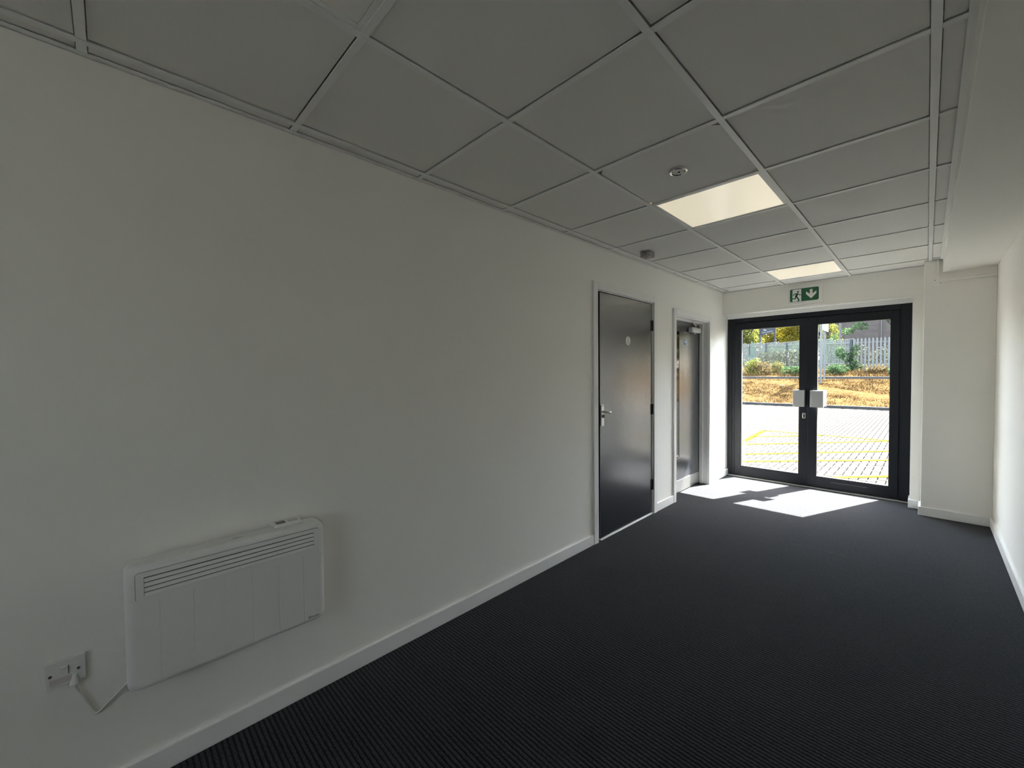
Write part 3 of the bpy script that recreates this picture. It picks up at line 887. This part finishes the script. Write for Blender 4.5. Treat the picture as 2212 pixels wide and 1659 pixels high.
# --- block paving, 90 degree herringbone
pave = obj('block_paving', boxes([(-36, 38, 5.95, 18.78, -0.15, -0.010)]), M_joint, kind='structure')
bw, gap = 0.086, 0.0095
def block_mesh(w, d):
    bm = bmesh.new(); bx(bm, -w / 2 + gap / 2, w / 2 - gap / 2, -d / 2 + gap / 2, d / 2 - gap / 2, -0.012, 0.0)
    bm.faces.ensure_lookup_table()
    top = [e for e in bm.edges if all(v.co.z > -0.001 for v in e.verts)]
    bmesh.ops.bevel(bm, geom=top, offset=0.003, segments=1, affect='EDGES')
    bot = [f for f in bm.faces if f.normal.z < -0.9]
    bmesh.ops.delete(bm, geom=bot, context='FACES')
    me = bpy.data.meshes.new('paving_block'); bm.to_mesh(me); bm.free(); me.materials.append(M_block)
    return me
MH, MV = block_mesh(2 * bw, bw), block_mesh(bw, 2 * bw)
cells = []
for p in range(-190, 220):
    for q in range(-110, 75):
        X, Y = p + 2 * q, p - 2 * q
        for hv, (dx, dy) in (('h', (1.0, 0.5)), ('v', (0.5, 2.0))):
            cx, cyy = (X + dx) * bw - 2.0, (Y + dy) * bw + 12.0
            if 6.33 < cyy < 18.70 and -7.5 < cx < 4.2:
                cells.append((cx, cyy, hv))
def seen(c):   # seen through the doorway from inside
    x, y, _ = c
    t = (5.9 - 0.0) / y
    gx = 1.866 + (x - 1.866) * t
    gzv = 1.378 * (1 - t)
    return (0.15 < gx < 0.80 or 0.96 < gx < 1.60) and gzv > 0.12
vis = sorted([c for c in cells if seen(c)], key=lambda c: c[1])
near = vis[:300]
nset = set(near)
for cx, cyy, hv in near:
    place('paving_block', MH if hv == 'h' else MV, (cx, cyy, random.uniform(-0.0012, 0.0012)), pave)
rest = [c for c in cells if c not in nset]
def arrays(me):
    return np.array([v.co[:] for v in me.vertices]), [tuple(p.vertices) for p in me.polygons]
va = {'h': arrays(MH), 'v': arrays(MV)}
V, F = [], []
off = 0
for cx, cyy, hv in rest:
    vv, ff = va[hv]
    V.append(vv + np.array((cx, cyy, random.uniform(-0.0012, 0.0012))))
    F += [tuple(i + off for i in f) for f in ff]
    off += len(vv)
for x0, x1 in ((-36, -7.6), (4.3, 38)):
    nxb = int((x1 - x0) / 0.8)
    for i in range(nxb):
        for jj in range(15):
            xx, yy = x0 + (i + 0.5) * (x1 - x0) / nxb, 6.35 + (jj + 0.5) * 12.3 / 15
            hx, hy = (x1 - x0) / nxb / 2 - 0.004, 12.3 / 30 - 0.004
            V.append(np.array([(xx - hx, yy - hy, 0.0), (xx + hx, yy - hy, 0.0), (xx + hx, yy + hy, 0.0), (xx - hx, yy + hy, 0.0)]))
            F.append((off, off + 1, off + 2, off + 3)); off += 4
raw('far_paving_blocks', np.concatenate(V), F, M_block, pave, kind='stuff')

def stripe(name, p, q, w, m, label):
    (x0, y0), (x1, y1) = p, q
    L = math.hypot(x1 - x0, y1 - y0)
    nx, ny = -(y1 - y0) / L * w / 2, (x1 - x0) / L * w / 2
    bm = bmesh.new()
    prism(bm, [(x0 + nx, y0 + ny), (x1 + nx, y1 + ny), (x1 - nx, y1 - ny), (x0 - nx, y0 - ny)], 'z', 0.0016, 0.0032)
    o = obj(name, bm, m, pave); o['label'] = label
YLB = 'yellow painted hatch line'
stripe('yellow_line', (-0.76, 10.76), (3.6, 10.74), 0.10, M_yellow, YLB)
stripe('yellow_line', (-0.76, 10.78), (-0.50, 6.55), 0.10, M_yellow, YLB)
for p, q in (((-0.66, 9.60), (0.35, 10.74)), ((-0.60, 8.38), (1.40, 10.74)), ((-0.55, 7.13), (2.60, 10.70)), ((-0.52, 5.98 + 0.45), (3.05, 10.0)), ((0.86, 6.40), (3.2, 8.98))):
    stripe('yellow_line', p, q, 0.085, M_yellow, YLB)
stripe('white_line', (-0.90, 10.70), (-0.68, 6.9), 0.10, M_wpaint, 'white painted bay line')

# --- kerb stones
kb = structure('kerb', (-1, 18.85, 0))
bm = bmesh.new(); bx(bm, -0.4535, 0.4535, -0.0625, 0.0625, -0.1, 0.098, bev=0.012, seg=2)
km = bpy.data.meshes.new('kerb_stone'); bm.to_mesh(km); bm.free(); km.materials.append(M_kerb)
for i in range(22):
    place('kerb_stone', km, (-12.6 + i * 0.914, 18.85, random.uniform(-0.003, 0.003)), kb)

# --- grass bank
xs = np.concatenate([np.linspace(-36, -17, 12), np.linspace(-16, 12, 57), np.linspace(13, 38, 14)])
ys = np.concatenate([np.linspace(18.9, 28, 38), np.linspace(29, 90, 16)])
V = []
for y in ys:
    for x in xs:
        V.append((x, y, gz(y) - 0.02 + (0.05 * math.sin(x * 1.7 + y * 2.3) * math.sin(y * 1.1 + 0.6 * x) if 19.6 < y < 24.3 or y > 26 else 0)))
nx = len(xs)
F = [(j * nx + i, j * nx + i + 1, (j + 1) * nx + i + 1, (j + 1) * nx + i) for j in range(len(ys) - 1) for i in range(nx - 1)]
bank = raw('grass_bank', V, F, M_soil, kind='structure')
def blades(n, x0, x1, y0, y1, h0, h1, w):
    bx_, by_ = rng.uniform(x0, x1, n), rng.uniform(y0, y1, n)
    # lay in clumps
    cl = rng.uniform(0, 1, n) < 0.75
    cx_, cy_ = rng.uniform(x0, x1, n // 60 + 1), rng.uniform(y0, y1, n // 60 + 1)
    k = rng.integers(0, len(cx_), n)
    bx_ = np.where(cl, cx_[k] + rng.normal(0, 0.16, n), bx_); by_ = np.where(cl, cy_[k] + rng.normal(0, 0.10, n), by_)
    by_ = np.clip(by_, y0, y1)
    bz_ = np.array([gz(y) for y in by_]) - 0.03
    a = rng.uniform(0, 2 * math.pi, n); hh = rng.uniform(h0, h1, n); lean = rng.uniform(0.3, 1.3, n)
    dx, dy = np.cos(a), np.sin(a)
    base = np.stack([bx_, by_, bz_], 1)
    side = np.stack([-dy, dx, np.zeros(n)], 1) * w
    tip = base + np.stack([dx * hh * lean, dy * hh * lean, hh], 1)
    V = np.stack([base - side, base + side, tip], 1).reshape(-1, 3)
    F = [(3 * i, 3 * i + 1, 3 * i + 2) for i in range(n)]
    return V, F
V, F = blades(34000, -8.5, 3.5, 19.0, 24.85, 0.03, 0.085, 0.010)
raw('dry_grass', V, F, M_straw, bank, kind='stuff')
V, F = blades(9000, 3.5, 17.0, 19.0, 24.85, 0.03, 0.085, 0.022)
raw('dry_grass', V, F, M_straw, bank, kind='stuff')
V, F = blades(5000, -8.5, 3.5, 25.25, 27.8, 0.08, 0.25, 0.012)
raw('dry_grass', V, F, M_straw, bank, kind='stuff')

# path edging above the bank
ed = obj('path_edging', boxes([(-36, 38, 24.95, 25.10, 0.85, 1.075)], bev=0.01), M_edge, kind='structure')
tag(obj('litter_scrap', boxes([(-2.99, -2.82, 22.45, 22.58, gz(22.5) + 0.045, gz(22.5) + 0.075)], bev=0.008), M_paper, origin=(-2.9, 22.5, gz(22.5))), 'small white scrap of litter lying on the dry grass bank', 'litter')

# --- palisade fences
def pale_mesh(h):
    bm = bmesh.new()
    w = 0.035
    prism(bm, [(-w, 0), (w, 0), (w, h - 0.09), (0.022, h - 0.03), (0, h), (-0.022, h - 0.03), (-w, h - 0.09)], 'y', -0.008, 0.008)
    for v in bm.verts:
        if abs(v.co.x) < 0.012: v.co.y -= 0.012
    me = bpy.data.meshes.new('pale'); bm.to_mesh(me); bm.free(); me.materials.append(M_galv)
    return me
def palisade(label, p, q, h0, h1, pitch, post_every, post_h, lift=0.0):
    p, q = Vector(p), Vector(q)
    L = (q - p).length
    ang = math.atan2(q.y - p.y, q.x - p.x)
    f = thing('palisade_fence', label, 'fence', (p.x, p.y, gz(p.y)), 'palisade fences on the bank')
    n = int(L / pitch)
    for i in range(n + 1):
        t = i / n
        c = p.lerp(q, t)
        k = round((h0 + (h1 - h0) * t), 1)
        if k not in pale_cache: pale_cache[k] = pale_mesh(k)
        place('pale', pale_cache[k], (c.x, c.y, gz(c.y) + lift), f, ang)
    d = (q - p).normalized(); nrm = Vector((-d.y, d.x, 0)) * 0.04
    for dz in (-0.24, None):
        bm = bmesh.new()
        za = gz(p.y) + (h0 + dz + lift if dz else 0.35); zb = gz(q.y) + (h1 + dz + lift if dz else 0.35)
        for s in (0,):
            cs = [bm.verts.new(Vector((c.x, c.y, z)) + nrm * o + Vector((0, 0, e))) for c, z in ((p, za), (q, zb)) for o, e in ((0.4, -0.025), (1.2, -0.025), (1.2, 0.025), (0.4, 0.025))]
            bm.faces.new(cs[0:4][::-1]); bm.faces.new(cs[4:8])
            for a in range(4):
                b = (a + 1) % 4
                bm.faces.new((cs[a], cs[b], cs[4 + b], cs[4 + a]))
        bmesh.ops.recalc_face_normals(bm, faces=bm.faces[:])
        obj('rail', bm, M_galv, f)
    m = int(L / post_every)
    for i in range(m + 1):
        c = p + d * (i * post_every) + nrm * 1.8
        hh = h0 + (h1 - h0) * (i * post_every / L)
        bm = bmesh.new()
        bx(bm, c.x - 0.05, c.x + 0.05, c.y - 0.05, c.y + 0.05, gz(c.y) - 0.2, gz(c.y) + hh - 0.05)
        obj('post', bm, M_postblue, f)
pale_cache = {}
palisade('pale galvanised palisade fence squarely facing the doors on the right', (-0.86, 28.0, 0), (9.0, 27.7, 0), 1.70, 1.68, 0.150, 2.75, 1.6)
palisade('palisade fence with dark posts running away behind the shrubs on the left', (-0.93, 28.1, 0), (-13.2, 47.8, 0), 1.70, 2.3, 0.165, 4.05, 1.7)

# --- leaf clouds
def leaf_cloud(blobs, n, size, squash=0.8):
    """blobs: (x,y,z,rx,ry,rz) ellipsoids; leaves thicker towards the surface"""
    vol = np.array([b[3] * b[4] * b[5] for b in blobs]); k = rng.choice(len(blobs), n, p=vol / vol.sum())
    B = np.array(blobs)[k]
    d = rng.normal(size=(n, 3)); d /= np.linalg.norm(d, axis=1)[:, None]
    r = rng.uniform(0.35, 1.0, n) ** 0.6
    c = B[:, :3] + d * r[:, None] * B[:, 3:]
    c += 0.10 * np.sin(c[:, [1, 2, 0]] * 7.0) * B[:, 3:].mean(1)[:, None]
    a = rng.normal(size=(n, 3)); a /= np.linalg.norm(a, axis=1)[:, None]
    b = np.cross(a, rng.normal(size=(n, 3))); b /= np.linalg.norm(b, axis=1)[:, None]
    s = (size * rng.uniform(0.6, 1.4, n))[:, None]
    V = np.stack([c - a * s, c + b * s * 0.45, c + a * s, c - b * s * 0.45], 1).reshape(-1, 3)
    F = [(4 * i, 4 * i + 1, 4 * i + 2, 4 * i + 3) for i in range(n)]
    return V, F
def plant(name, label, cat, loc, blobs, n, size, m, stems=(), group=None, bark=None):
    t = thing(name, label, cat, loc, group)
    V, F = leaf_cloud(blobs, n, size)
    raw('foliage', V, F, m, t, kind='stuff')
    for pts, r in stems:
        bm = bmesh.new(); tube(bm, smooth_path(pts, 4), r, 8)
        obj('trunk' if r > 0.07 else 'branch', bm, bark or M_bark, t)
    return t
def shrub(label, x, y, w, d, h, n, size, m, lumps=5):
    g0 = gz(y) - 0.05
    bl = []
    for i in range(lumps):
        a = random.uniform(-1, 1)
        bl.append((x + a * w * 0.6, y + random.uniform(-0.3, 0.3) * d, g0 + h * random.uniform(0.25, 0.62), w * random.uniform(0.35, 0.6), d * 0.5, h * random.uniform(0.3, 0.42)))
    st = [([(x + s * 0.1, y, g0), (x + s * 0.3 * w, y, g0 + h * 0.35), (x + s * 0.5 * w, y + 0.05, g0 + h * 0.7)], 0.015) for s in (-1, 0.2, 1)]
    return plant('shrub', label, 'shrub', (x, y, g0), bl, n, size, m, st, 'shrubs along the foot of the fence')
shrub('tall pale green shrub under the green notice post', -5.35, 26.5, 0.75, 0.6, 1.15, 1500, 0.045, M_lf_lime, 7)
shrub('straw coloured bushy shrub left of the rounded olive bush', -4.75, 26.3, 0.6, 0.5, 0.85, 1100, 0.04, M_lf_dry, 6)
shrub('rounded pale olive bush in front of the dark posted fence', -3.95, 26.9, 0.62, 0.5, 0.90, 1700, 0.030, M_lf_olive, 6)
shrub('low bright green bush beside the door mullion', -3.1, 26.2, 0.7, 0.5, 0.62, 1300, 0.04, M_lf_green, 6)
shrub('low dark green bush just right of the twin white posts', -1.25, 26.4, 0.62, 0.5, 0.62, 1200, 0.04, M_lf_green, 6)
shrub('low dry scrub at the foot of the right fence', 0.0, 26.9, 1.0, 0.4, 0.38, 900, 0.04, M_lf_dry, 6)
shrub('small green tuft at the far right below the fence', 0.75, 26.2, 0.35, 0.35, 0.42, 500, 0.04, M_lf_green, 3)
cz = gz(28)
plant('climber', 'green climbing plant scrambling up the fence corner', 'climber', (-0.9, 27.85, cz),
      [(-0.95, 27.85, cz + 0.35, 0.32, 0.12, 0.40), (-1.15, 27.85, cz + 0.75, 0.30, 0.12, 0.30), (-0.8, 27.85, cz + 1.05, 0.22, 0.12, 0.35), (-1.45, 28.2, cz + 0.9, 0.25, 0.15, 0.35), (-0.85, 27.85, cz + 0.15, 0.5, 0.12, 0.2)], 1500, 0.045, M_lf_green,
      [([(-0.9, 27.88, cz - 0.05), (-1.0, 27.87, cz + 0.5), (-0.8, 27.87, cz + 1.3)], 0.012)])
plant('climber', 'dry greyish creeper spread over the left fence pales', 'climber', (-4.6, 33.4, gz(33.4)),
      [(-4.4 - i * 0.62, 33.0 + i * 1.0, gz(33 + i) + 0.75, 0.40, 0.5, 0.62) for i in range(6)], 2400, 0.05, M_lf_grey,
      [([(-4.7, 33.3, gz(33) - 0.05), (-5.0, 33.8, gz(33) + 0.8), (-5.5, 34.6, gz(34) + 1.2)], 0.015)])
# rough growth behind the fences
plant('hedge', 'mottled grey green undergrowth behind the right fence pales', 'hedge', (2.5, 30.3, gz(30)),
      [(-0.6 + i * 0.75, 30.3, gz(30) + 0.55, 0.6, 0.4, 0.80) for i in range(13)], 6500, 0.055, M_lf_grey,
      [([(0.4, 30.3, gz(30) - 0.05), (0.5, 30.3, gz(30) + 0.9)], 0.03)])
plant('hedge', 'dark undergrowth behind the left fence', 'hedge', (-8.0, 43.5, gz(43)),
      [(-2.6 - i * 1.05, 33.6 + i * 1.7, gz(33.6 + i * 1.7) + 0.75, 1.0, 0.6, 1.15) for i in range(11)], 13000, 0.08, M_lf_green,
      [([(-8.0, 43.5, gz(43) - 0.05), (-8.0, 43.5, gz(43) + 0.9)], 0.03)])

# --- trees
g5 = gz(52)
def tree(label, x, y, blobs, n, size, m, h, group='trees beyond the fences'):
    g = gz(y)
    st = [([(x, y, g - 0.2), (x + 0.1, y, g + h * 0.4), (x - 0.1, y, g + h * 0.75)], 0.16),
          ([(x + 0.05, y, g + h * 0.35), (x + 0.9, y, g + h * 0.6), (x + 1.6, y, g + h * 0.8)], 0.06),
          ([(x, y, g + h * 0.3), (x - 0.9, y - 0.1, g + h * 0.5), (x - 1.7, y, g + h * 0.75)], 0.06)]
    return plant('tree', label, 'tree', (x, y, g), blobs, n, size, m, st, group)
def blobset(x, y, z, sx_, sy_, sz_, k, r):
    return [(x + random.uniform(-1, 1) * sx_, y + random.uniform(-1, 1) * sy_, z + random.uniform(-1, 1) * sz_, r * random.uniform(0.7, 1.3), r * random.uniform(0.7, 1.2), r * random.uniform(0.55, 0.9)) for _ in range(k)]
tree('pale lime tree with dark boughs left of the navy board', -12.6, 50, blobset(-12.4, 50, 6.0, 1.7, 0.8, 2.0, 18, 0.85), 8000, 0.10, M_lf_lime, 6)
tree('golden yellow tree right of the navy board', -8.2, 54.5, blobset(-8.3, 54.5, 5.9, 1.3, 0.9, 1.9, 20, 0.95), 11000, 0.10, M_lf_yellow, 6)
tree('yellow leaved tree behind the navy board posts', -11.0, 58.5, blobset(-11.2, 58.5, 5.4, 1.3, 0.8, 1.7, 16, 0.9), 8000, 0.10, M_lf_yellow, 6)
tree('dark green tree spreading over the right fence', 1.4, 38, blobset(0.7, 38, 5.4, 1.9, 0.8, 1.0, 22, 0.58) + [(-1.4, 37.5, 4.45, 0.5, 0.4, 0.32), (-2.1, 37.3, 4.15, 0.45, 0.4, 0.25), (-2.75, 37.2, 3.8, 0.4, 0.35, 0.22), (0.6, 38, 4.2, 0.6, 0.5, 0.4)], 9500, 0.075, M_lf_green, 4.5)
tree('loose yellow green sapling behind the twin white posts', -4.5, 47, blobset(-4.5, 47, 5.0, 0.5, 0.4, 1.5, 9, 0.6), 2600, 0.07, M_lf_lime, 4)
bb = []
for i in range(26): bb.append((-34 + i * 1.08 + random.uniform(-0.5, 0.5), 66 + random.uniform(-1, 1), 2.0 + random.uniform(2.2, 8.0), 2.0, 1.2, 2.2))
for i in range(70): bb.append((4.5 + random.uniform(0, 30), 36 + random.uniform(-3, 6), 1.4 + random.uniform(1.0, 7.0), 1.7, 1.4, 1.6))
for i in range(16): bb.append((-33 + random.uniform(0, 16), 42 + random.uniform(-3, 6), 1.6 + random.uniform(1.0, 7.0), 1.7, 1.4, 1.6))
V, F = leaf_cloud(bb, 52000, 0.24)
tag(raw('tree_belt', V, F, M_lf_olive, origin=(0, 60, 2), kind='stuff'), 'distant belt of trees closing the skyline behind the nearer trees', 'trees')

# --- signs and posts outside
nb = thing('notice_board', 'white framed notice board with two white posts on the bank', 'sign', (-1.62, 24.2, gz(23.6)))
bm = bmesh.new(); cyl(bm, (-1.609, 23.6, gz(23.6) - 0.1), (-1.609, 23.6, 4.3), 0.042, 16); obj('post', bm, M_whitepost, nb)
bm = bmesh.new(); cyl(bm, (-1.663, 24.9, gz(24.9) - 0.1), (-1.663, 24.9, 3.35), 0.042, 16); obj('post', bm, M_whitepost, nb)
pq = [(-1.58, 23.55), (-1.60, 25.45)]
bd_ = obj('board', boxes([(-1.625, -1.592, 23.62, 25.45, 3.27, 4.30)]), M_whitepost, nb)
obj('board_print', boxes([(-1.5925, -1.588, 23.78, 24.55, 3.42, 3.70), (-1.5925, -1.588, 24.55, 25.25, 3.38, 3.50), (-1.5925, -1.588, 23.95, 24.7, 3.90, 4.05)]), M_greyink, bd_)

gn = thing('green_notice', 'green post carrying a small green and white notice', 'sign', (-5.44, 27.2, gz(27)))
bm = bmesh.new(); cyl(bm, (-5.449, 27.2, gz(27) - 0.1), (-5.449, 27.2, 3.13), 0.045, 12); obj('post', bm, M_greenpaint, gn)
pn = obj('panel', boxes([(-5.575, -5.29, 27.10, 27.13, 1.86, 2.33)]), M_greenpaint, gn)
obj('white_field', boxes([(-5.565, -5.30, 27.094, 27.101, 1.94, 2.19)]), M_whitepost, pn)

bs = thing('company_board', 'navy board with white lettering on two dark posts behind the fence', 'sign', (-9.14, 46, gz(46)))
for x in (-9.775, -8.515):
    obj('post', boxes([(x - 0.07, x + 0.07, 45.93, 46.07, gz(46) - 0.2, 6.6)]), M_navy, bs)
pn = bmesh.new()
prism(pn, [(-9.70, 4.92), (-8.58, 5.06), (-8.58, 6.5), (-9.70, 6.5)], 'y', 45.97, 46.03)
pb = obj('panel', pn, M_navy, bs)
text('panel_lettering', 'METAL SERVICES', 0.125, (-9.61, 45.962, 5.085), (math.pi / 2, -math.radians(6.5), 0), M_lettering, pb, depth=0.004)
text('panel_lettering', 'OUSE', 0.36, (-9.35, 45.962, 5.52), (math.pi / 2, -math.radians(5.0), 0), M_lettering, pb, depth=0.004)
obj('panel_emblem', boxes([(-9.45, -9.41, 45.955, 45.968, 5.34, 5.95), (-9.41, -9.22, 45.955, 45.968, 5.34, 5.40)]), M_lettering, pb)

lp_ = bmesh.new(); cyl(lp_, (-2.142, 34, gz(34) - 0.1), (-2.142, 34, 7.5), 0.06, 12, r1=0.045)
ll = thing('lamp_post', 'thin dark lamp post standing behind the right fence', 'lamp post', (-2.142, 34, gz(34)))
obj('column', lp_, M_lamppost, ll)
obj('lantern', boxes([(-2.22, -2.06, 33.4, 34.1, 7.45, 7.56)], bev=0.02), M_lamppost, ll)

bg = thing('building', 'pinkish grey rendered building standing behind the trees on the right', 'building', (0, 62, gz(62)))
obj('wall', boxes([(-7.2, 9, 62, 70, gz(62) - 0.3, 9.5)]), M_brick, bg)
rf = bmesh.new(); prism(rf, [(-7.5, 9.5), (9.3, 9.5), (9.3, 9.8), (-7.5, 9.8)], 'y', 61.6, 70.4)
obj('roof', rf, M_navy, bg)
for x in (-5.9, -1.8):
    obj('downpipe', boxes([(x - 0.05, x + 0.05, 61.88, 62.0, gz(62), 9.5)]), M_lamppost, bg)
